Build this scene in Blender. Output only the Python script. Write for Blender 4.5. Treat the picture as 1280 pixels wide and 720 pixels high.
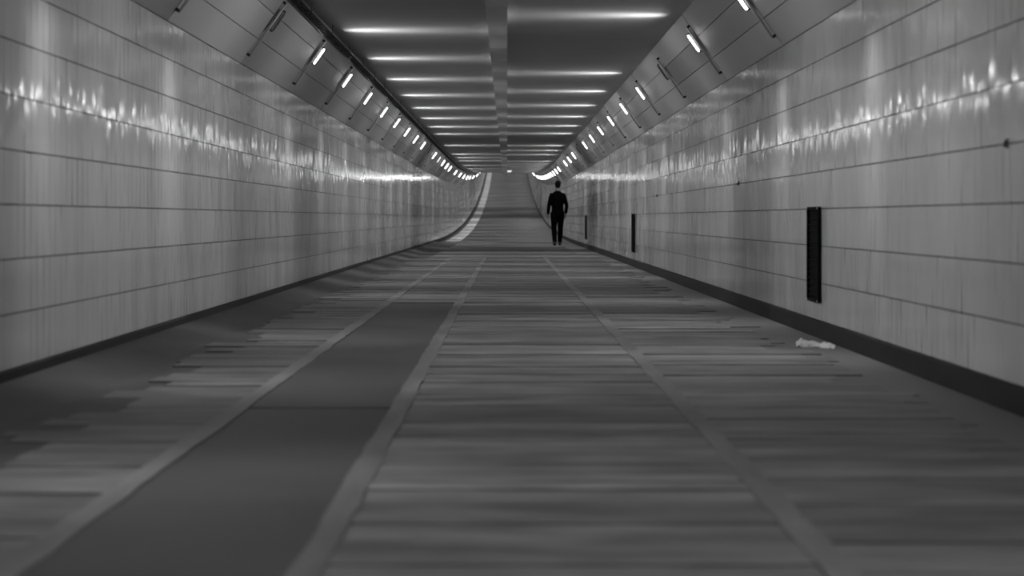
import bpy, bmesh, math, random
from mathutils import Vector, Matrix

for o in list(bpy.data.objects):
    bpy.data.objects.remove(o, do_unlink=True)
scene = bpy.context.scene
COL = scene.collection

# ---------------------------------------------------------------- camera, world, exposure
EYE = 0.785          # camera height above the tunnel floor
CAMX = 0.08          # camera stands a little right of the tunnel axis
cd = bpy.data.cameras.new('camera')
cd.sensor_width = 36.0
cd.lens = 50.0
cd.shift_x = 6.0 / 1280.0
cd.shift_y = -87.5 / 1280.0
cd.clip_start = 0.05
cd.clip_end = 400
cd.dof.use_dof = True
cd.dof.focus_distance = 17.0
cd.dof.aperture_fstop = 2.0
cam = bpy.data.objects.new('camera', cd)
COL.objects.link(cam)
cam.location = (CAMX, 0.0, EYE)
cam.rotation_euler = (math.radians(90), 0, 0)
scene.camera = cam

world = bpy.data.worlds.new('world')
scene.world = world
world.use_nodes = True
world.node_tree.nodes['Background'].inputs[0].default_value = (0.5, 0.5, 0.5, 1)
world.node_tree.nodes['Background'].inputs[1].default_value = 0.05

scene.view_settings.view_transform = 'Standard'
scene.view_settings.look = 'None'
scene.view_settings.gamma = 1.0
scene.view_settings.use_curve_mapping = False
scene.view_settings.exposure = 0.08

TUBE_GLOW = 11.0       # radiance of a lit lamp tube
SHEET_POWER = 132.0     # power of each lamp's light

# ---------------------------------------------------------------- helpers
rnd = random.Random(7)

def lift(y):
    """vertical alignment of the tunnel: level, then a vertical curve up to the exit"""
    if y <= 44.0:
        return 0.0
    if y <= 144.0:
        return 0.0005 * (y - 44.0) ** 2
    return 5.0 + 0.1 * (y - 144.0)

def link(o, parent=None):
    COL.objects.link(o)
    if parent is not None:
        o.parent = parent
    return o

def mesh_obj(name, verts, faces, mat, parent=None, smooth=False):
    me = bpy.data.meshes.new(name)
    me.from_pydata(verts, [], faces)
    me.update()
    if isinstance(mat, (list, tuple)):
        for m in mat:
            me.materials.append(m)
    else:
        me.materials.append(mat)
    if smooth:
        for p in me.polygons:
            p.use_smooth = True
    return link(bpy.data.objects.new(name, me), parent)

def bm_obj(name, bm, mat, parent=None, smooth=False):
    me = bpy.data.meshes.new(name)
    bmesh.ops.recalc_face_normals(bm, faces=bm.faces)
    bm.to_mesh(me)
    bm.free()
    me.materials.append(mat)
    if smooth:
        for p in me.polygons:
            p.use_smooth = True
    return link(bpy.data.objects.new(name, me), parent)

def empty(name, loc, rot=(0, 0, 0)):
    o = bpy.data.objects.new(name, None)
    o.empty_display_size = 0.1
    o.location = loc
    o.rotation_euler = rot
    return link(o)

def tag(o, label=None, cat=None, group=None, kind=None):
    if label: o['label'] = label
    if cat: o['category'] = cat
    if group: o['group'] = group
    if kind: o['kind'] = kind
    return o

def stations(y0, y1):
    ys = [y0]
    y = y0
    while y < y1 - 1e-6:
        step = 60.0 if y < 44 else 4.0
        ny = y + step
        if y < 44 <= ny:
            ny = 44.0
        y = min(ny, y1)
        ys.append(y)
    return ys

def sweep(name, prof, y0, y1, mat, parent=None, closed=True, smooth=False, ys=None):
    """closed profile of (x, z) swept along the tunnel, following its vertical curve"""
    ys = ys or stations(y0, y1)
    n = len(prof)
    v, f = [], []
    for y in ys:
        for (x, z) in prof:
            v.append((x, y, z + lift(y)))
    rng = n if closed else n - 1
    for i in range(len(ys) - 1):
        for j in range(rng):
            a = i * n + j
            b = i * n + (j + 1) % n
            f.append((a, b, b + n, a + n))
    if closed:
        f.append(tuple(range(n)))
        f.append(tuple(range((len(ys) - 1) * n + n - 1, (len(ys) - 1) * n - 1, -1)))
    o = mesh_obj(name, v, f, mat, parent, smooth)
    bm = bmesh.new(); bm.from_mesh(o.data)
    bmesh.ops.recalc_face_normals(bm, faces=bm.faces)
    bm.to_mesh(o.data); bm.free()
    return o

def rect(x0, x1, z0, z1):
    return [(x0, z0), (x1, z0), (x1, z1), (x0, z1)]

def bm_box(bm, c, s, rot=None):
    m = Matrix.Translation(c)
    if rot is not None:
        m = m @ rot
    m = m @ Matrix.Diagonal((s[0], s[1], s[2], 1))
    return bmesh.ops.create_cube(bm, size=1.0, matrix=m)['verts']

def bm_bevel(bm, w, seg=1):
    bmesh.ops.bevel(bm, geom=list(bm.edges), offset=w, segments=seg, affect='EDGES', profile=0.5)

def bm_tube(bm, pts, radii, seg=10, ref=Vector((1, 0, 0)), cap=True):
    """tube through pts; radii = list of (a along ref side, b across) or numbers"""
    pts = [Vector(p) for p in pts]
    rings = []
    for i, p in enumerate(pts):
        if i == 0: t = pts[1] - pts[0]
        elif i == len(pts) - 1: t = pts[-1] - pts[-2]
        else: t = (pts[i + 1] - pts[i]).normalized() + (pts[i] - pts[i - 1]).normalized()
        t.normalize()
        s = ref - t * ref.dot(t)
        if s.length < 1e-4:
            s = Vector((0, 1, 0)) - t * t.y
        s.normalize()
        u = t.cross(s)
        r = radii[i] if isinstance(radii, (list, tuple)) else radii
        a, b = r if isinstance(r, (list, tuple)) else (r, r)
        ring = []
        for k in range(seg):
            w = 2 * math.pi * k / seg
            ring.append(bm.verts.new(p + s * (a * math.cos(w)) + u * (b * math.sin(w))))
        rings.append(ring)
    for i in range(len(rings) - 1):
        for k in range(seg):
            bm.faces.new((rings[i][k], rings[i][(k + 1) % seg], rings[i + 1][(k + 1) % seg], rings[i + 1][k]))
    if cap:
        bm.faces.new(rings[0][::-1])
        bm.faces.new(rings[-1])

def bm_ball(bm, c, r, seg=16, rot=None):
    m = Matrix.Translation(c)
    if rot is not None: m = m @ rot
    m = m @ Matrix.Diagonal((r[0], r[1], r[2], 1))
    bmesh.ops.create_uvsphere(bm, u_segments=seg, v_segments=seg // 2 + 2, radius=1.0, matrix=m)

# ---------------------------------------------------------------- materials (the photograph is black and white)
def nt(name):
    m = bpy.data.materials.new(name)
    m.use_nodes = True
    t = m.node_tree
    return m, t, t.nodes['Principled BSDF']

def noisy(name, g0, g1, scale=(4, 4, 4), rough=0.5, r_var=0.1, detail=5, bump=0.0, bump_scale=None,
          bump_dist=0.01, spec=0.5, metal=0.0, coord='Object', lo=0.3, hi=0.7):
    m, t, p = nt(name)
    N, L = t.nodes, t.links
    tc = N.new('ShaderNodeTexCoord')
    if coord == 'World':
        geo = N.new('ShaderNodeNewGeometry'); src = geo.outputs['Position']
    else:
        src = tc.outputs[coord]
    mp = N.new('ShaderNodeMapping'); mp.inputs['Scale'].default_value = scale
    L.new(src, mp.inputs['Vector'])
    nz = N.new('ShaderNodeTexNoise'); nz.inputs['Scale'].default_value = 1.0; nz.inputs['Detail'].default_value = detail
    L.new(mp.outputs[0], nz.inputs['Vector'])
    cr = N.new('ShaderNodeValToRGB')
    cr.color_ramp.elements[0].position = lo; cr.color_ramp.elements[0].color = (g0, g0, g0, 1)
    cr.color_ramp.elements[1].position = hi; cr.color_ramp.elements[1].color = (g1, g1, g1, 1)
    L.new(nz.outputs['Fac'], cr.inputs[0])
    L.new(cr.outputs[0], p.inputs['Base Color'])
    mr = N.new('ShaderNodeMapRange')
    mr.inputs['To Min'].default_value = max(0.02, rough - r_var); mr.inputs['To Max'].default_value = rough + r_var
    L.new(nz.outputs['Fac'], mr.inputs['Value'])
    L.new(mr.outputs[0], p.inputs['Roughness'])
    p.inputs['Specular IOR Level'].default_value = spec
    p.inputs['Metallic'].default_value = metal
    if bump > 0:
        mp2 = N.new('ShaderNodeMapping'); mp2.inputs['Scale'].default_value = bump_scale or scale
        L.new(src, mp2.inputs['Vector'])
        n2 = N.new('ShaderNodeTexNoise'); n2.inputs['Scale'].default_value = 1.0; n2.inputs['Detail'].default_value = 2
        L.new(mp2.outputs[0], n2.inputs['Vector'])
        b = N.new('ShaderNodeBump'); b.inputs['Strength'].default_value = bump; b.inputs['Distance'].default_value = bump_dist
        L.new(n2.outputs['Fac'], b.inputs['Height'])
        L.new(b.outputs[0], p.inputs['Normal'])
    return m

M = {}
M['tile'] = noisy('glazed_wall_tile', 0.46, 0.56, scale=(3, 3, 0.8), rough=0.10, r_var=0.05, bump=0.4,
                  bump_scale=(14, 14, 4), bump_dist=0.004, coord='World')
M['mortar'] = noisy('tile_mortar', 0.05, 0.09, scale=(8, 8, 8), rough=0.9, coord='World')
M['plinth'] = noisy('dark_plinth', 0.014, 0.03, scale=(3, 3, 9), rough=0.7, spec=0.3, coord='World')
M['ceiling'] = noisy('ceiling_paint', 0.30, 0.36, scale=(0.5, 1.2, 1), rough=0.6, r_var=0.06, spec=0.3, coord='World', detail=4)
M['beam'] = noisy('ceiling_beam_paint', 0.34, 0.50, scale=(2, 0.8, 2), rough=0.45, coord='World', detail=6)
M['cove_back'] = noisy('cove_backing', 0.06, 0.08, rough=0.8, coord='World')
COVE = [noisy('cove_panel_%s' % nme, g, g + 0.05, scale=(1.2, 1.2, 1.2), rough=0.55, spec=0.25, coord='World')
        for nme, g in (('pale', 0.46), ('mid', 0.38), ('grey', 0.32), ('dull', 0.26))]
M['rail'] = noisy('rail_metal', 0.45, 0.65, scale=(10, 10, 10), rough=0.4, metal=0.2)
M['dark_metal'] = noisy('dark_metal', 0.02, 0.05, scale=(20, 20, 20), rough=0.5)
M['tube_off'] = noisy('unlit_lamp_glass', 0.16, 0.22, rough=0.25)
M['cable'] = noisy('cable_sheath', 0.006, 0.016, scale=(30, 6, 30), rough=0.6)
M['tray'] = noisy('tray_steel', 0.03, 0.08, scale=(6, 6, 6), rough=0.5, metal=0.3)
M['vent'] = noisy('vent_black', 0.002, 0.004, rough=0.8, spec=0.15)
M['vent_frame'] = noisy('vent_frame_black', 0.004, 0.007, rough=0.8, spec=0.1)
M['paper'] = noisy('white_paper', 0.42, 0.6, scale=(20, 20, 20), rough=0.7)
M['joint'] = noisy('floor_joint', 0.018, 0.03, scale=(6, 6, 6), rough=0.8, coord='World')
def floor_mat(name, g0, g1, **k):
    a = dict(scale=(1.3, 3.0, 1), rough=0.7, r_var=0.12, spec=0.3, detail=9, bump=0.5, bump_scale=(30, 60, 30), bump_dist=0.004, coord='World', lo=0.35, hi=0.68)
    a.update(k)
    return noisy(name, g0, g1, **a)
PLANK = [floor_mat('worn_concrete_%s' % nme, g * 0.8, g * 1.75, scale=(2.2, 7.0, 1), lo=0.36, hi=0.74) for nme, g in (('dark', 0.080), ('grey', 0.095), ('mid', 0.110), ('pale', 0.134))]
M['strip'] = floor_mat('joint_strip_concrete', 0.09, 0.155, scale=(5, 1.5, 5))
M['asphalt'] = floor_mat('asphalt_patch', 0.040, 0.064, scale=(1.0, 1.5, 1))
M['tar'] = floor_mat('tar_band', 0.012, 0.04, scale=(1.0, 0.3, 1))
M['margin'] = floor_mat('dark_margin', 0.022, 0.065, scale=(1.2, 0.9, 1))
M['ramp'] = floor_mat('ramp_concrete', 0.10, 0.15, scale=(0.5, 0.35, 1))
M['pale'] = floor_mat('floor_glint_strip', 0.6, 0.8, scale=(0.8, 0.5, 1))  # pale colour standing for a glint of light on the ramp floor
M['black_cloth'] = noisy('black_cloth', 0.002, 0.004, scale=(8, 8, 8), rough=0.95, spec=0.05)
M['trouser'] = noisy('black_trouser_cloth', 0.002, 0.004, scale=(8, 8, 8), rough=0.95, spec=0.05)
M['hair'] = noisy('dark_hair', 0.003, 0.008, scale=(40, 40, 40), rough=0.7, spec=0.1)
M['skin'] = noisy('skin', 0.20, 0.24, scale=(9, 9, 9), rough=0.55)
M['shoe'] = noisy('shoe_leather', 0.015, 0.03, rough=0.4)
M['sole'] = noisy('shoe_sole', 0.03, 0.05, rough=0.7)

def emit(name, s):
    m = bpy.data.materials.new(name); m.use_nodes = True
    t = m.node_tree; t.nodes.clear()
    e = t.nodes.new('ShaderNodeEmission'); e.inputs[0].default_value = (1, 1, 1, 1); e.inputs[1].default_value = s
    o = t.nodes.new('ShaderNodeOutputMaterial'); t.links.new(e.outputs[0], o.inputs[0])
    return m
M['tube_on'] = emit('lit_lamp_glass', TUBE_GLOW)
M['tube_dim'] = emit('dim_lamp_glass', TUBE_GLOW * 0.12)
M['far_lamp'] = emit('far_lamp_glass', 0.8)

# ---------------------------------------------------------------- the tunnel shell
HALF = 2.15
Y0, Y1 = -9.0, 190.0
TILE_Z0 = 0.107
COURSE = 0.2463
NC = 8
TILE_TOP = TILE_Z0 + NC * COURSE
CEIL = EYE + 1.91
COVE_DX = (CEIL - TILE_TOP) / math.tan(math.radians(55))
CEDGE = HALF - COVE_DX

floor = sweep('floor', rect(-2.3, 2.3, -0.25, -0.03), Y0, Y1, M['joint']); tag(floor, 'dark concrete tunnel floor of cross slabs rising to a far ramp', 'floor', kind='structure')
ceiling = sweep('ceiling', rect(-2.3, 2.3, CEIL, CEIL + 0.2), Y0, Y1, M['ceiling']); tag(ceiling, 'smooth grey painted tunnel ceiling with streaks of lamp light', 'ceiling', kind='structure')
walls = {}
for s, side in ((-1, 'left'), (1, 'right')):
    xs = sorted((s * (HALF + 0.006), s * (HALF + 0.2)))
    w = sweep('wall_' + side, rect(xs[0], xs[1], -0.2, CEIL + 0.15), Y0, Y1, M['mortar'])
    tag(w, 'glossy glazed tile wall on the %s of the tunnel' % side, 'wall', kind='structure')
    walls[s] = w
    xs = sorted((s * (HALF - 0.02), s * (HALF + 0.01)))
    b = sweep('baseboard_' + side, rect(xs[0], xs[1], -0.03, TILE_Z0 - 0.004), Y0, Y1, M['plinth'])
    tag(b, 'dark plinth along the foot of the %s wall' % side, 'baseboard', kind='structure')

# --- wall tiles: narrow upright glazed tiles in eight courses, each set slightly out of true
TW = 0.09
def tile_verts(x, y, z, w, h, s, yaw, pitch):
    """box without back; s = side of the wall"""
    out = []
    for dx, dep in ((0.0, 0), (0.007, 1)):
        for (dy, dz) in ((-w / 2, -h / 2), (w / 2, -h / 2), (w / 2, h / 2), (-w / 2, h / 2)):
            off = math.sin(yaw) * dy + math.sin(pitch) * dz if dep == 0 else 0
            yy = y + dy
            out.append((x + s * (dx + off), yy, z + dz + lift(yy)))
    return out
TF = [(0, 1, 2, 3), (0, 4, 5, 1), (1, 5, 6, 2), (2, 6, 7, 3), (3, 7, 4, 0)]
def tile_faces(b, s):
    return [tuple(b + i for i in (f if s > 0 else f[::-1])) for f in TF]

def tile_tilt():
    return rnd.gauss(0, math.radians(0.55)), rnd.gauss(0, math.radians(0.36))

for s, near0 in ((-1, 6.12), (1, 5.58)):
    near1 = near0 + 37 * TW
    # shared mesh for the tiles that can be picked apart
    v = tile_verts(0, 0, 0, TW - 0.0025, COURSE - 0.0065, s, 0, 0)
    tm = bpy.data.meshes.new('tile'); tm.from_pydata(v, [], tile_faces(0, s)); tm.update(); tm.materials.append(M['tile'])
    for c in range(NC):
        for i in range(37):
            o = bpy.data.objects.new('tile', tm)
            yaw, pit = tile_tilt()
            o.location = (s * HALF, near0 + (i + 0.5) * TW, TILE_Z0 + (c + 0.5) * COURSE)
            o.rotation_euler = (0, -s * pit * s, -s * yaw * s)
            link(o, walls[s])
    V, F = [], []
    def run(ya, yb, w):
        n = max(1, int(round((yb - ya) / w))); w = (yb - ya) / n
        for c in range(NC):
            for i in range(n):
                yaw, pit = tile_tilt()
                F.extend(tile_faces(len(V), s))
                V.extend(tile_verts(s * HALF, ya + (i + 0.5) * w, TILE_Z0 + (c + 0.5) * COURSE, w - 0.0025, COURSE - 0.0065, s, yaw, pit))
    run(Y0 + 0.1, near0, TW)
    run(near1, 70.0, TW)
    run(70.0, 150.0, 0.36)
    t = mesh_obj('tile_field', V, F, M['tile'], walls[s]); tag(t, kind='stuff')

# --- cove (sloping strip between wall and ceiling) with three rows of panels to each bay
LEFT_Y = lambda k: 9.33 + 2.55 * k
RIGHT_Y = lambda k: 13.35 + 2.68 * k
def cove_pt(s, t, off=0.0):
    """point at t (0 wall, 1 ceiling) on the cove plane; off = distance into the tunnel"""
    a = math.radians(55)
    x = HALF - COVE_DX * t - off * math.sin(a)
    z = TILE_TOP + (CEIL - TILE_TOP) * t - off * math.cos(a)
    return s * x, z
COVE_LEN = math.hypot(COVE_DX, CEIL - TILE_TOP)

for s, idx, yf, pitch, k0, k1 in ((-1, 1, LEFT_Y, 2.55, -7, 64), (1, 2, RIGHT_Y, 2.68, -8, 61)):
    pr = [cove_pt(s, -0.02, -0.02), cove_pt(s, 1.02, -0.02), cove_pt(s, 1.02, -0.07), cove_pt(s, -0.02, -0.07)]
    tr = sweep('trim_%d' % idx, pr, Y0, Y1, M['cove_back'])
    tag(tr, 'sloping cove of grey panels above the %s wall' % ('left' if s < 0 else 'right'), 'cove', kind='structure')
    seams = [0.0, 0.335, 0.66, 1.0]
    meshes = {}
    for k in range(k0, k1):
        ya, yb = yf(k), yf(k + 1)
        bay = rnd.choice([0, 1, 1, 2, 2, 3])
        for j in range(3):
            mi = min(3, max(0, bay + rnd.choice([0, 0, 0, 1, -1])))
            if (j, mi) not in meshes:
                bm = bmesh.new()
                bm_box(bm, (0, 0, 0), (COVE_LEN * (seams[j + 1] - seams[j]) - 0.005, pitch - 0.006, 0.02))
                bm_bevel(bm, 0.0015)
                me = bpy.data.meshes.new('cove_panel'); bm.to_mesh(me); bm.free(); me.materials.append(COVE[mi])
                meshes[(j, mi)] = me
            o = bpy.data.objects.new('cove_panel', meshes[(j, mi)])
            tc = (seams[j] + seams[j + 1]) / 2
            x, z = cove_pt(s, tc, -0.01 + rnd.uniform(-0.002, 0.002))
            ym = (ya + yb) / 2
            zl = (lift(ya) + lift(yb)) / 2
            slope = math.atan2(lift(yb) - lift(ya), yb - ya)
            dirv = Vector((-s * COVE_DX, 0, CEIL - TILE_TOP)).normalized()
            ty = Vector((0, math.cos(slope), math.sin(slope)))
            n = dirv.cross(ty).normalized()
            dirv = ty.cross(n).normalized()
            mtx = Matrix((dirv, ty, n)).transposed().to_4x4()
            mtx.translation = (x, ym, z + zl)
            o.matrix_world = mtx
            link(o, tr)
    if s < 0:
        pass

# --- ceiling beam: cover panels in a row along the axis
beam = sweep('trim_3', rect(-0.085, 0.06, CEIL - 0.10, CEIL + 0.02), Y0, Y1, M['cove_back'])
tag(beam, 'narrow casing along the middle of the ceiling', 'ceiling casing', kind='structure')
y = Y0 + 0.2
while y < 90:
    ln = rnd.choice([0.9, 1.2, 1.2, 1.6])
    dz = rnd.uniform(-0.004, 0.004)
    o = sweep('casing_panel', rect(-0.102, 0.08, CEIL - 0.14 + dz, CEIL - 0.003), y, y + ln - 0.012, M['beam'], beam,
              ys=[y, y + ln - 0.012])
    y += ln

# ---------------------------------------------------------------- floor pieces
def slab(name, x0, x1, y0, y1, z, mat, th=0.03, parent=floor):
    g = 0.0
    ys = stations(y0, y1) if y1 > 44 or y1 - y0 > 8 else [y0, y1]
    return sweep(name, rect(x0, x1, z - th, z), y0, y1, mat, parent, ys=ys)

X = lambda c: c + CAMX          # camera-relative offset -> tunnel x
SA, SB, SC = X(-1.11), X(-0.445), X(0.742)     # three joint strips running along the tunnel
SW = 0.037
FL0 = 0.8
for i, sx in enumerate((SA, SB, SC)):
    v, f = [], []
    y = FL0
    while y < 29.5:
        wl, wr = rnd.uniform(-0.008, 0.004), rnd.uniform(-0.004, 0.008)
        v.extend([(sx - SW + wl, y, -0.028), (sx - SW + wl, y, 0.002), (sx + SW + wr, y, 0.002), (sx + SW + wr, y, -0.028)])
        y += 0.14
    for q in range(len(v) // 4 - 1):
        for e in range(3):
            f.append((4 * q + e, 4 * q + e + 4, 4 * q + e + 5, 4 * q + e + 1))
    mesh_obj('joint_strip', v, f, M['strip'], floor)
LEFT_IN, RIGHT_IN = X(-1.72), X(1.72)
lanes = [(LEFT_IN, SA - SW, True, False), (SA + SW, SB - SW, False, False), (SB + SW, SC - SW, False, False), (SC + SW, RIGHT_IN, False, True)]
PV, PF, PM = [], [], []
def far_plank(x0, x1, y0, y1, z, mi):
    b = len(PV)
    for zz in (z, z - 0.03):
        PV.extend([(x0, y0, zz), (x1, y0, zz), (x1, y1, zz), (x0, y1, zz)])
    for f in ((0, 1, 2, 3), (4, 5, 1, 0), (5, 6, 2, 1), (6, 7, 3, 2), (7, 4, 0, 3)):
        PF.append(tuple(b + i for i in f)); PM.append(mi)
tone = 1
for li, (xa, xb, rl, rr) in enumerate(lanes):
    y = 2.2
    while y < 28.0:
        if li == 1 and y < 13.2:
            y = 13.2; continue
        ln = rnd.choice([0.13, 0.16, 0.17, 0.2, 0.24, 0.33])
        gap = rnd.choice([0.003, 0.004, 0.005, 0.006, 0.010, 0.018])
        z = rnd.uniform(-0.005, 0.0)
        mi = rnd.choice([0, 1, 1, 2, 2, 3])
        if li == 0: mi = max(0, mi - 2)            # the lane by the left wall is darker
        elif y > 12: mi = max(0, mi - 1)
        if 15.4 < y < 17.6: mi = 0
        x0 = xa + (rnd.uniform(-0.14, 0.14) if rl else -0.02)
        x1 = xb + (rnd.uniform(-0.16, 0.12) if rr else 0.02)
        if y < 13.0:
            slab('floor_slab', x0, x1, y, y + ln - gap, z, PLANK[mi])
        else:
            far_plank(x0, x1, y, y + ln - gap, z, mi)
        y += ln
fp = mesh_obj('far_floor_slabs', PV, PF, PLANK, floor)
for p, mi in zip(fp.data.polygons, PM):
    p.material_index = mi
tag(fp, kind='stuff')
# smooth asphalt repair between the two left strips
for ya, yb, z in ((FL0, 3.9, -0.003), (3.912, 5.9, -0.005), (5.915, 8.55, -0.003), (8.57, 13.18, -0.005)):
    o = slab('asphalt_patch', SA + SW - 0.02, SB - SW + 0.02, ya, yb, z, M['asphalt'])
# margins by the walls, plain slabs before the planks and beyond them, ramp
sweep('wall_margin', [(-HALF, -0.028), (LEFT_IN + 0.16, -0.028), (LEFT_IN + 0.16, -0.007), (LEFT_IN - 0.16, -0.006), (-HALF + 0.02, 0.062), (-HALF, 0.062)], Y0, 44.0, M['margin'], floor)
slab('wall_margin', RIGHT_IN - 0.17, HALF, Y0, 44.0, -0.007, M['ramp'], th=0.02)
slab('near_slab', LEFT_IN + 0.17, RIGHT_IN - 0.18, Y0, 0.78, -0.004, PLANK[2])
y = 28.05
for ln, mi in ((2.2, 1), (2.1, 0), (2.0, 1), (2.0, 0)):
    slab('plain_slab', LEFT_IN + 0.17, RIGHT_IN - 0.18, max(y, 29.52) if False else y, y + ln - 0.03, -0.004 + rnd.uniform(-0.002, 0.002), PLANK[mi])
    y += ln
slab('asphalt_band', LEFT_IN + 0.17, RIGHT_IN - 0.18, y, 38.5, -0.006, M['tar'])
slab('asphalt_band', LEFT_IN + 0.17, RIGHT_IN - 0.18, 38.52, 44.0, -0.006, M['ramp'])
for i, (ya, yb) in enumerate(((44.02, 68), (68.03, 90), (90.03, 120), (120.03, 189))):
    slab('ramp_slab', -1.50, HALF, ya, yb, -0.004, M['ramp'])
slab('floor_glint_strip', -2.0, -1.52, 48.0, 189.0, 0.0, M['pale'])  # glint along the left floor edge, put in as a pale strip
slab('wall_margin', -HALF, -1.52, 44.02, 47.98, -0.006, M['ramp'])
slab('wall_margin', -HALF, -2.02, 48.0, 189.0, 0.0, M['ramp'])

# ---------------------------------------------------------------- lamps
def sheet_light(name, s, open_=False):
    """a lamp that throws most of its light across the tunnel (louvred), little along it"""
    ld = bpy.data.lights.new(name, 'POINT')
    ld.energy = SHEET_POWER
    ld.shadow_soft_size = 0.05
    ld.use_nodes = True
    t = ld.node_tree
    N, L = t.nodes, t.links
    em = N['Emission']
    tc = N.new('ShaderNodeTexCoord')
    sep = N.new('ShaderNodeSeparateXYZ')
    L.new(tc.outputs['Normal'], sep.inputs[0])
    def math_(op, a, b=None, clamp=False):
        n = N.new('ShaderNodeMath'); n.operation = op; n.use_clamp = clamp
        for i, q in enumerate((a, b)):
            if q is None: continue
            if isinstance(q, (int, float)): n.inputs[i].default_value = q
            else: L.new(q, n.inputs[i])
        return n.outputs[0]
    yy = math_('MULTIPLY', sep.outputs['Y'], sep.outputs['Y'])
    fan = math_('EXPONENT', math_('MULTIPLY', yy, -1.0 / 0.065))
    # the tube shines away from the cove panel behind it
    c55, s55 = math.cos(math.radians(55)), math.sin(math.radians(55))
    front = math_('ADD', math_('MULTIPLY', sep.outputs['X'], -s * s55), math_('MULTIPLY', sep.outputs['Z'], -c55))
    front = math_('MULTIPLY', math_('ADD', front, 0.0), 1.4, True)
    y6 = math_('POWER', yy, 3.0)
    base = math_('MULTIPLY', math_('SUBTRACT', 1.0, math_('MULTIPLY', y6, 0.85 if not open_ else 0.3)), 0.19 if not open_ else 0.55)
    val = math_('MULTIPLY', math_('ADD', math_('MULTIPLY', fan, 0.12 if open_ else 1.0), base), front)
    L.new(val, em.inputs['Strength'])
    return ld
LD = {s: sheet_light('lamp_light', s) for s in (-1, 1)}
LD_RAMP = {s: sheet_light('widened_ramp_lamp_light', s, True) for s in (-1, 1)}     # spread widened to even out the light bands on the ramp

ORD = ['first', 'second', 'third', 'fourth', 'fifth', 'sixth', 'seventh', 'eighth', 'ninth', 'tenth', 'eleventh', 'twelfth',
       'thirteenth', 'fourteenth', 'fifteenth', 'sixteenth', 'seventeenth', 'eighteenth', 'nineteenth', 'twentieth',
       'twenty-first', 'twenty-second', 'twenty-third', 'twenty-fourth', 'twenty-fifth', 'twenty-sixth', 'twenty-seventh', 'twenty-eighth', 'twenty-ninth', 'thirtieth']
tube_meshes = {}
def lamp_meshes(s):
    """rail, feet, tube holder and tube in the cove's own frame: X up the slope, Y along the tunnel, Z into the room"""
    L = COVE_LEN
    a, b = (0.125 - 0.5) * L, (0.835 - 0.5) * L
    out = {}
    bm = bmesh.new(); bm_tube(bm, [(a, 0, 0.03), (b, 0, 0.03)], 0.010, 8, ref=Vector((0, 1, 0))); out['rail'] = (bm, M['rail'])
    bm = bmesh.new(); bm_box(bm, (a + 0.004, 0, 0.0155), (0.022, 0.03, 0.031)); bm_bevel(bm, 0.003); out['rail_foot'] = (bm, M['dark_metal'])
    bm = bmesh.new(); bm_box(bm, (b - 0.004, 0, 0.0155), (0.022, 0.03, 0.031)); bm_bevel(bm, 0.003); out['rail_foot_b'] = (bm, M['dark_metal'])
    c0, c1 = (0.50 - 0.5) * L, (0.745 - 0.5) * L
    bm = bmesh.new(); bm_box(bm, ((c0 + c1) / 2, 0.045, 0.030), (c1 - c0 + 0.03, 0.070, 0.008)); bm_bevel(bm, 0.003)
    bm_box(bm, (c0 - 0.006, 0.045, 0.042), (0.012, 0.02, 0.034)); bm_box(bm, (c1 + 0.006, 0.045, 0.042), (0.012, 0.02, 0.034))
    bm_box(bm, ((c0 + c1) / 2, 0.02, 0.024), (0.03, 0.05, 0.012)); out['tube_holder'] = (bm, M['dark_metal'])
    for nm, mt in (('lamp_tube', M['tube_on']), ('lamp_tube_off', M['tube_off']), ('lamp_tube_dim', M['tube_dim'])):
        bm = bmesh.new()
        r = 0.0105
        pts = [(c0, 0.045, 0.057), (c0 + 0.006, 0.045, 0.057), (c0 + 0.016, 0.045, 0.057), (c1 - 0.016, 0.045, 0.057), (c1 - 0.006, 0.045, 0.057), (c1, 0.045, 0.057)]
        bm_tube(bm, pts, [r * 0.5, r * 0.85, r, r, r * 0.85, r * 0.5], 12, ref=Vector((0, 1, 0)))
        out[nm] = (bm, mt)
    res = {}
    for n, (bm, mt) in out.items():
        me = bpy.data.meshes.new(n)
        bmesh.ops.recalc_face_normals(bm, faces=bm.faces)
        bm.to_mesh(me); bm.free(); me.materials.append(mt)
        if n.startswith('lamp_tube') or n == 'rail':
            for p in me.polygons: p.use_smooth = True
        res[n] = me
    return res
LM = lamp_meshes(1)

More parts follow.
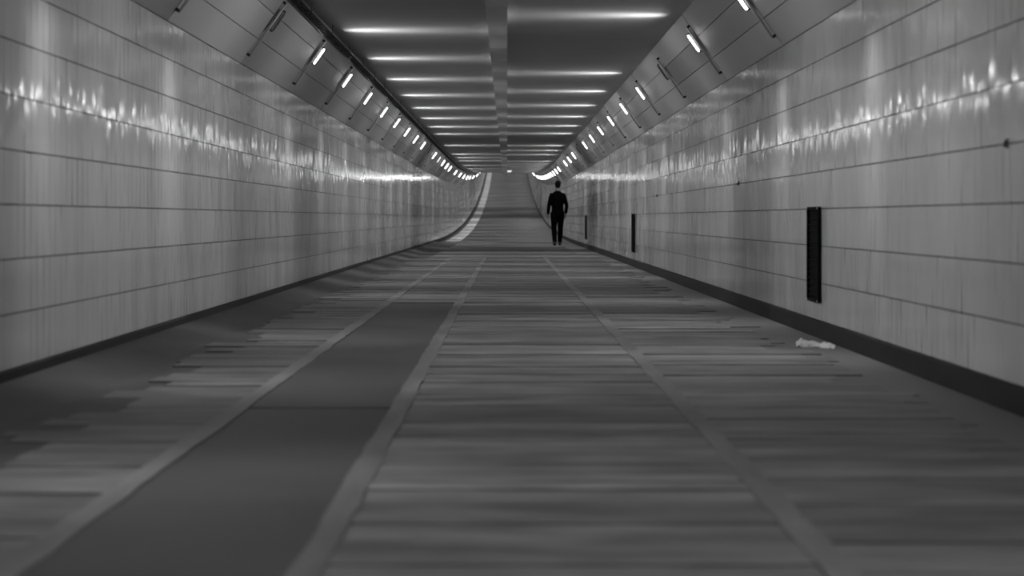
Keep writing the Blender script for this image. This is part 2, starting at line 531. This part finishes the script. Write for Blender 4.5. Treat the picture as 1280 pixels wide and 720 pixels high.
def lamp(s, k, yk, state, seen):
    x, z = cove_pt(s, 0.5, 0.0)
    root = bpy.data.objects.new('cove_lamp', None); root.empty_display_size = 0.1
    slope = math.atan2(lift(yk + 0.5) - lift(yk - 0.5), 1.0)
    up = Vector((-s * COVE_DX, 0, CEIL - TILE_TOP)).normalized()
    ty = Vector((0, math.cos(slope), math.sin(slope)))
    n = Vector((-s * math.sin(math.radians(55)), 0, -math.cos(math.radians(55))))
    # local axes: X up the slope, Y along the tunnel, Z into the room (mirrored side keeps a proper rotation by swapping X)
    xa = ty.cross(n).normalized()
    flip = -1.0 if xa.dot(up) < 0 else 1.0
    up2 = xa
    mtx = Matrix((up2, ty, n)).transposed().to_4x4()
    mtx.translation = (x, yk, z + lift(yk))
    root.matrix_world = mtx
    link(root)
    side = 'left' if s < 0 else 'right'
    if seen is None:
        tag(root, 'tube lamp on the %s cove above and behind the viewer' % side, 'lamp', 'cove lamps of the %s side nearer than the picture' % side)
    elif seen < 0:
        tag(root, 'tube lamp on the %s cove of the far ramp, unseen beyond the dip of the ceiling, added to light the ramp' % side, 'lamp', 'added cove lamps of the %s side on the far ramp' % side)
    else:
        st = {'on': 'lit tube lamp with slanting rail', 'off': 'unlit tube lamp with slanting rail', 'dim': 'faintly glowing tube lamp with slanting rail'}[state]  # also labels the lit lamps added past the row to light the ramp
        tag(root, '%s, %s fixture along the %s cove from the front' % (st, ORD[seen], side), 'lamp', 'lamps along the %s cove' % side)
    def add(nm, key):
        o = bpy.data.objects.new(nm, LM[key]); o.parent = root
        if flip < 0: o.rotation_euler = (0, 0, 0); o.scale = (-1, 1, 1)
        COL.objects.link(o); return o
    add('rail', 'rail'); add('rail_foot', 'rail_foot'); add('rail_foot', 'rail_foot_b'); add('tube_holder', 'tube_holder')
    add('lamp_tube', {'on': 'lamp_tube', 'off': 'lamp_tube_off', 'dim': 'lamp_tube_dim'}[state])
    if state == 'on':
        lo = bpy.data.objects.new('lamp_light', (LD_RAMP if yk > 76 else LD)[s])
        lx, lz = cove_pt(s, 0.62, 0.12)
        lo.location = (0, 0, 0)
        lo.parent = root
        lo.matrix_parent_inverse = mtx.inverted()
        lo.location = (lx, yk + 0.045, lz + lift(yk))
        COL.objects.link(lo)

left_off = {1, 10, 16, 18, 20, 22, 24, -5}
for k in range(-6, 26):
    lamp(-1, k, LEFT_Y(k), 'off' if k in left_off else ('dim' if k == 12 else 'on'), k if k >= 0 else None)
right_off = {1, 8, 12, -3, -6}
for k in range(-7, 27):
    lamp(1, k, RIGHT_Y(k), 'off' if k in right_off else 'on', (k + 1) if k >= -1 else None)

lamp(-1, 28, LEFT_Y(28), 'on', 26); lamp(-1, 32, LEFT_Y(32), 'on', 27)  # lamps added past the end of the row to light the ramp
lamp(1, 30, RIGHT_Y(30), 'on', 28)  # added on the right for the same dark stretch
for k in range(36, 63, 2):  # unseen lamps added up the ramp for their light
    lamp(-1, k, LEFT_Y(k), 'on', -1)
    lamp(1, k - 3, RIGHT_Y(k - 3), 'on', -1)

# small round lamp far away beside the ceiling casing
t = empty('ceiling_lamp', (0.17, 60.0, CEIL + lift(60.0)))
tag(t, 'small dim round lamp on the far ceiling beside the casing', 'lamp')
bm = bmesh.new(); bm_tube(bm, [(0, 0, -0.0005), (0, 0, -0.03)], 0.11, 20); bm_obj('lamp_base', bm, M['dark_metal'], t)
bm = bmesh.new(); bm_ball(bm, (0, 0, -0.05), (0.1, 0.1, 0.06), 16); bm_obj('lamp_globe', bm, M['far_lamp'], t, True)

# ---------------------------------------------------------------- cable tray along the left edge of the ceiling
tray = empty('cable_tray', (-1.62, Y0, CEIL))
tag(tray, 'dark wire cable tray running along the left edge of the ceiling', 'cable tray')
TX0, TX1, TZ = -CEDGE - 0.035, -CEDGE + 0.06, CEIL - 0.075
def in_tray(o):
    o.parent = tray
    o.matrix_parent_inverse = Matrix.Translation((-1.62, Y0, CEIL)).inverted()
    return o
in_tray(sweep('tray_lip', rect(TX0 - 0.008, TX0 + 0.004, TZ - 0.01, TZ + 0.035), Y0, 100.0, M['tray']))
in_tray(sweep('tray_lip', rect(TX1 - 0.003, TX1 + 0.003, TZ - 0.004, TZ + 0.02), Y0, 100.0, M['tray']))
V, F = [], []
def wire(x0, x1, y0, y1, z0, z1):
    b = len(V)
    for (yy, zz) in ((y0, z0), (y1, z0), (y1, z1), (y0, z1)):
        V.append((x0, yy, zz + lift(yy))); V.append((x1, yy, zz + lift(yy)))
    F.extend([(b, b + 1, b + 3, b + 2), (b + 2, b + 3, b + 5, b + 4), (b + 4, b + 5, b + 7, b + 6), (b + 6, b + 7, b + 1, b)])
yy = Y0 + 0.05
while yy < 95:
    wire(TX0 - 0.004, TX1, yy, yy + 0.012, TZ - 0.006, TZ + 0.004)
    yy += 0.11
o = in_tray(mesh_obj('tray_wires', V, F, M['tray'])); tag(o, kind='stuff')
# hangers from the ceiling
yy = Y0 + 0.6
while yy < 80:
    bm = bmesh.new()
    xm = (TX0 + TX1) / 2
    bm_box(bm, (TX1 + 0.007, 0, (CEIL + TZ) / 2 - TZ - 0.006), (0.006, 0.025, CEIL - TZ + 0.011))
    bm_box(bm, (xm + 0.005, 0, -0.0095), (TX1 - TX0 + 0.01, 0.025, 0.005))
    o = bm_obj('tray_hanger', bm, M['tray'])
    o.location = (0, yy, TZ + lift(yy)); in_tray(o)
    yy += 1.5 if yy < 40 else 3.0
# the cables lying in it, each loose and wavy
names = ['thick black cable lying at the cove side of the cable tray', 'thin black cable snaking next to the cove side cable in the tray',
         'loose wavy black cable in the middle of the tray', 'black cable nearest the ceiling side lip of the tray']
for i, (cx, r, amp) in enumerate(((TX0 + 0.016, 0.009, 0.003), (TX0 + 0.036, 0.007, 0.004), (TX0 + 0.056, 0.008, 0.003), (TX0 + 0.077, 0.008, 0.003))):
    bm = bmesh.new()
    pts = []
    yy = Y0
    ph = rnd.uniform(0, 6)
    while yy < 85:
        w = amp * (1 if len(pts) % 2 else -1) * rnd.uniform(0.2, 0.6)
        pts.append((cx + w, yy, TZ + 0.006 + r + rnd.uniform(0, 0.025) + lift(yy)))
        yy += 0.13 if yy < 40 else 0.6
    bm_tube(bm, pts, r, 6)
    tag(bm_obj('cable', bm, M['cable'], None, True), names[i], 'cable', 'cables in the ceiling tray')

# ---------------------------------------------------------------- black wall vents on the right wall
def vent(yc, label):
    t = empty('wall_vent', (HALF, yc, 0.225))
    tag(t, label, 'vent', 'black vents along the right wall')
    w, h, fw, dp = 0.35, 0.635, 0.022, 0.022
    bm = bmesh.new()
    for (cy, cz, sy, sz) in ((-w / 2 + fw / 2, h / 2, fw, h), (w / 2 - fw / 2, h / 2, fw, h), (0, fw / 2, w - 2 * fw, fw), (0, h - fw / 2, w - 2 * fw, fw)):
        bm_box(bm, (-dp / 2 - 0.006, cy, cz), (dp, sy, sz))
    bm_bevel(bm, 0.002)
    bm_obj('frame', bm, M['vent_frame'], t)
    bm = bmesh.new(); bm_box(bm, (-0.0085, 0, h / 2), (0.005, w - 2 * fw, h - 2 * fw)); bm_obj('back_plate', bm, M['vent'], t)
    n = 15
    bm = bmesh.new(); bm_box(bm, (0, 0, 0), (0.014, w - 2 * fw, 0.003)); me = bpy.data.meshes.new('slat'); bm.to_mesh(me); bm.free(); me.materials.append(M['vent_frame'])
    for i in range(n):
        o = bpy.data.objects.new('slat', me); o.parent = t
        o.location = (-0.018, 0, fw + (i + 0.5) * (h - 2 * fw) / n); o.rotation_euler = (0, math.radians(-28), 0)
        COL.objects.link(o)
    for cz in (fw / 2, h - fw / 2):
        for cy in (-w / 2 + fw / 2, w / 2 - fw / 2):
            bm = bmesh.new(); bm_tube(bm, [(-dp - 0.0055, cy, cz), (-dp - 0.009, cy, cz)], 0.006, 8); bm_obj('screw', bm, M['rail'], t)
vent(9.53, 'tall black slatted vent on the right wall, nearest and largest')
vent(23.2, 'tall black slatted vent on the right wall, between the other two')
vent(37.2, 'tall black slatted vent on the right wall, farthest, beside the walking person')

# small dark wall hooks on one tile joint of the right wall
for yc, lb in ((5.88, 'small dark hook on the right wall by the picture edge'), (12.7, 'small dark hook on the right wall above the nearest vent'),
               (19.6, 'small dark hook on the right wall just before the middle vent')):
    t = empty('wall_hook', (HALF, yc, TILE_Z0 + 4 * COURSE)); tag(t, lb, 'hook', 'hooks along the right wall')
    bm = bmesh.new(); bm_box(bm, (-0.004, 0, 0), (0.006, 0.016, 0.04)); bm_bevel(bm, 0.002); bm_obj('back_plate', bm, M['dark_metal'], t)
    bm = bmesh.new(); bm_tube(bm, [(-0.004, 0, 0.012), (-0.012, 0, 0.010), (-0.015, 0, 0.0), (-0.015, 0, -0.014)], 0.004, 8, ref=Vector((0, 1, 0))); bm_obj('peg', bm, M['dark_metal'], t, True)

# ---------------------------------------------------------------- crumpled paper by the right plinth
bm = bmesh.new()
NU, NV = 22, 9
grid = []
pr = random.Random(3)
path = [(-0.115, 0.02, 0.02), (-0.085, 0.035, 0.040), (-0.035, 0.02, 0.030), (0.02, -0.01, 0.018), (0.06, 0.0, 0.030), (0.115, -0.06, 0.008)]
def pth(u):
    f = u * (len(path) - 1); i = min(int(f), len(path) - 2); q = f - i; q = q * q * (3 - 2 * q)
    return [path[i][c] * (1 - q) + path[i + 1][c] * q for c in range(3)]
for i in range(NU):
    u = i / (NU - 1)
    cx, cy, ht = pth(u)
    wdt = 0.05 + 0.02 * math.sin(u * 9) + (0.02 if u > 0.62 else 0)
    row = []
    for j in range(NV):
        q = j / (NV - 1)
        ridge = math.sin(q * math.pi) * ht + pr.uniform(-0.006, 0.006) + 0.008 * math.sin(q * 11 + u * 14)
        row.append(bm.verts.new((cx + pr.uniform(-0.004, 0.004), cy + (q - 0.5) * 2 * wdt, max(0.0015, ridge + 0.004))))
    grid.append(row)
for i in range(NU - 1):
    for j in range(NV - 1):
        bm.faces.new((grid[i][j], grid[i + 1][j], grid[i + 1][j + 1], grid[i][j + 1]))
o = bm_obj('crumpled_paper', bm, M['paper'])
o.location = (1.975, 8.75, -0.011); o.rotation_euler = (0, 0, math.radians(-12))
md = o.modifiers.new('thick', 'SOLIDIFY'); md.thickness = 0.0012; md.offset = 1
tag(o, 'crumpled white paper scrap on the floor by the right plinth', 'paper')

# ---------------------------------------------------------------- the person walking away
PX, PY = 1.53, 41.0
per = empty('person', (PX, PY, -0.006))
tag(per, 'person in black clothes walking away along the right wall', 'person')
def remeshed(name, bm, mat, voxel, smooth_it=4):
    o = bm_obj(name, bm, mat, per)
    r = o.modifiers.new('skin', 'REMESH'); r.mode = 'VOXEL'; r.voxel_size = voxel; r.use_smooth_shade = True
    s_ = o.modifiers.new('relax', 'SMOOTH'); s_.iterations = smooth_it; s_.factor = 0.5
    return o
# joints (facing +Y, x to the right): left leg trailing, right leg ahead
HIP = {-1: Vector((-0.095, 0.0, 0.93)), 1: Vector((0.095, 0.0, 0.93))}
KNEE = {-1: Vector((-0.10, -0.03, 0.50)), 1: Vector((0.09, 0.16, 0.51))}
ANK = {-1: Vector((-0.085, -0.24, 0.10)), 1: Vector((0.075, 0.20, 0.09))}
SHO = {-1: Vector((-0.175, 0.0, 1.455)), 1: Vector((0.175, 0.0, 1.455))}
ELB = {-1: Vector((-0.25, -0.02, 1.16)), 1: Vector((0.265, -0.05, 1.16))}
WRI = {-1: Vector((-0.272, 0.05, 0.90)), 1: Vector((0.24, 0.03, 0.92))}
def torso(bm, g):
    pts = [(0, 0, 0.86), (0, 0, 0.95), (0, 0.005, 1.08), (0, 0.0, 1.22), (0, -0.005, 1.36), (0, -0.005, 1.46), (0, 0.0, 1.53), (0, 0.005, 1.57)]
    rad = [(0.155, 0.10), (0.17, 0.115), (0.155, 0.105), (0.165, 0.115), (0.185, 0.125), (0.165, 0.11), (0.105, 0.085), (0.06, 0.06)]
    bm_tube(bm, pts, [(a + g, b + g) for a, b in rad], 24)
def arm(bm, s, g, end=1.0):
    w = ELB[s].lerp(WRI[s], end)
    bm_tube(bm, [SHO[s] + Vector((-s * 0.05, 0, 0.0)), SHO[s], SHO[s].lerp(ELB[s], .3), SHO[s].lerp(ELB[s], .7), ELB[s], ELB[s].lerp(w, .4), w],
            [0.05 + g, 0.058 + g, 0.054 + g, 0.047 + g, 0.043 + g, 0.041 + g, 0.029 + g], 14, ref=Vector((0, 1, 0)))
def leg(bm, s, g, end=1.0):
    a = KNEE[s].lerp(ANK[s], end)
    bm_tube(bm, [HIP[s] + Vector((0, 0, 0.03)), HIP[s].lerp(KNEE[s], .2), HIP[s].lerp(KNEE[s], .6), KNEE[s], KNEE[s].lerp(a, .35), KNEE[s].lerp(a, .75), a],
            [0.088 + g, 0.088 + g, 0.07 + g, 0.056 + g, 0.056 + g, 0.043 + g, 0.037 + g], 16)
bm = bmesh.new()
torso(bm, 0.0)
for s in (-1, 1):
    arm(bm, s, 0.0); leg(bm, s, 0.0)
    # foot
    f = ANK[s]
    bm_tube(bm, [f + Vector((0, -0.06, -0.05)), f + Vector((0, 0.0, -0.035)), f + Vector((0, 0.09, -0.055)), f + Vector((0, 0.17, -0.065))],
            [(0.032, 0.03), (0.038, 0.045), (0.042, 0.03), (0.035, 0.018)], 12)
    # hand: palm, four fingers, thumb
    w = WRI[s]; d = (WRI[s] - ELB[s]).normalized()
    fw = Vector((0, 1, 0)) - d * d.y; fw.normalize()
    inn = Vector((-s, 0, 0))
    palm_end = w + d * 0.095
    bm_tube(bm, [w - d * 0.02, w + d * 0.02, w + d * 0.06, palm_end], [(0.026, 0.02), (0.034, 0.018), (0.042, 0.017), (0.038, 0.014)], 12, ref=fw)
    for i, (o_, ln) in enumerate(((0.028, 0.072), (0.010, 0.082), (-0.009, 0.076), (-0.027, 0.060))):
        b0 = palm_end - d * 0.012 + fw * o_
        k1 = b0 + d * ln * 0.45 + inn * 0.006
        k2 = k1 + d * ln * 0.32 + inn * 0.014
        k3 = k2 + d * ln * 0.2 + inn * 0.016
        bm_tube(bm, [b0, k1, k2, k3], [0.0095, 0.009, 0.0082, 0.006], 8)
    b0 = w + d * 0.03 + fw * 0.03
    bm_tube(bm, [b0, b0 + d * 0.03 + fw * 0.022 + inn * 0.012, b0 + d * 0.062 + fw * 0.026 + inn * 0.022], [0.013, 0.0105, 0.008], 8)
# neck and head, looking ahead and a little down
bm_tube(bm, [(0, 0, 1.52), (0, 0.005, 1.58), (0, 0.02, 1.66)], [(0.064, 0.062), (0.056, 0.058), (0.055, 0.06)], 16)
hc = Vector((0.008, 0.025, 1.735))
bm_ball(bm, hc + Vector((0, 0, 0.012)), (0.074, 0.096, 0.098), 24)
bm_ball(bm, hc + Vector((0, 0.035, -0.05)), (0.056, 0.062, 0.072), 20)
bm_ball(bm, hc + Vector((0, 0.070, -0.098)), (0.026, 0.024, 0.02), 14)
bm_tube(bm, [hc + Vector((0, 0.088, 0.008)), hc + Vector((0, 0.106, -0.022)), hc + Vector((0, 0.116, -0.040)), hc + Vector((0, 0.098, -0.05))], [0.009, 0.011, 0.015, 0.012], 10)
bm_ball(bm, hc + Vector((0, 0.084, 0.022)), (0.052, 0.018, 0.010), 14)
for zz, rr in ((-0.068, 0.008), (-0.079, 0.009)):
    bm_ball(bm, hc + Vector((0, 0.092, zz)), (0.024, 0.010, rr), 12)
for s in (-1, 1):
    bm_ball(bm, hc + Vector((s * 0.077, -0.002, -0.02)), (0.010, 0.020, 0.034), 12, Matrix.Rotation(s * 0.25, 4, 'Z'))
remeshed('body', bm, M['skin'], 0.0055, 3)
for s in (-1, 1):
    bm = bmesh.new(); bm_ball(bm, hc + Vector((s * 0.031, 0.091, 0.004)), (0.012, 0.009, 0.008), 12); bm_obj('eye', bm, M['shoe'], per, True)
# hair: short cap with a ragged outline
bm = bmesh.new()
bm_ball(bm, hc + Vector((0, -0.012, 0.034)), (0.087, 0.10, 0.092), 24)
bm_ball(bm, hc + Vector((0, -0.048, -0.012)), (0.074, 0.056, 0.078), 20)
hr = random.Random(5)
for i in range(46):
    a = hr.uniform(0, 6.28); e = hr.uniform(0.1, 1.4)
    v = Vector((0.078 * math.cos(a) * math.cos(e), 0.090 * math.sin(a) * math.cos(e), 0.086 * math.sin(e)))
    p0 = hc + Vector((0, -0.012, 0.034)) + v
    bm_tube(bm, [p0 - v * 0.1, p0 + v.normalized() * 0.008, p0 + v.normalized() * 0.016 + Vector((0.006, -0.006, 0.0))], [0.016, 0.012, 0.005], 6)
remeshed('hair', bm, M['hair'], 0.008, 2)
# sweater
bm = bmesh.new(); torso(bm, 0.014)
for s in (-1, 1): arm(bm, s, 0.012, 0.97)
bm_tube(bm, [(0, 0, 0.84), (0, 0, 0.90)], [(0.182, 0.125), (0.188, 0.13)], 20)
remeshed('sweater', bm, M['black_cloth'], 0.012, 4)
# trousers
bm = bmesh.new()
for s in (-1, 1): leg(bm, s, 0.024, 1.04)
bm_tube(bm, [(0, 0, 0.80), (0, 0, 0.86), (0, 0, 0.96)], [(0.165, 0.105), (0.175, 0.12), (0.175, 0.12)], 20)
remeshed('trousers', bm, M['trouser'], 0.012, 4)
for s in (-1, 1):
    f = ANK[s]
    bm = bmesh.new()
    z0 = f.z - 0.1
    bm_tube(bm, [f + Vector((0, -0.075, -0.055)), f + Vector((0, -0.03, -0.03)), f + Vector((0, 0.05, -0.035)), f + Vector((0, 0.12, -0.055)), f + Vector((0, 0.19, -0.07))],
            [(0.03, 0.03), (0.044, 0.055), (0.048, 0.046), (0.05, 0.034), (0.034, 0.018)], 14)
    sh = remeshed('shoe', bm, M['shoe'], 0.008, 2)
    bm = bmesh.new()
    pts = [(-0.03, -0.085), (0.03, -0.085), (0.04, -0.02), (0.045, 0.10), (0.035, 0.18), (0, 0.205), (-0.035, 0.18), (-0.045, 0.10), (-0.04, -0.02)]
    lo_ = [bm.verts.new((f.x + a, f.y + b, f.z - 0.1)) for a, b in pts]
    hi_ = [bm.verts.new((f.x + a * 0.95, f.y + b * 0.97, f.z - 0.078)) for a, b in pts]
    bm.faces.new(lo_[::-1]); bm.faces.new(hi_)
    for i in range(len(pts)):
        j = (i + 1) % len(pts); bm.faces.new((lo_[i], lo_[j], hi_[j], hi_[i]))
    bm_obj('sole', bm, M['sole'], sh)
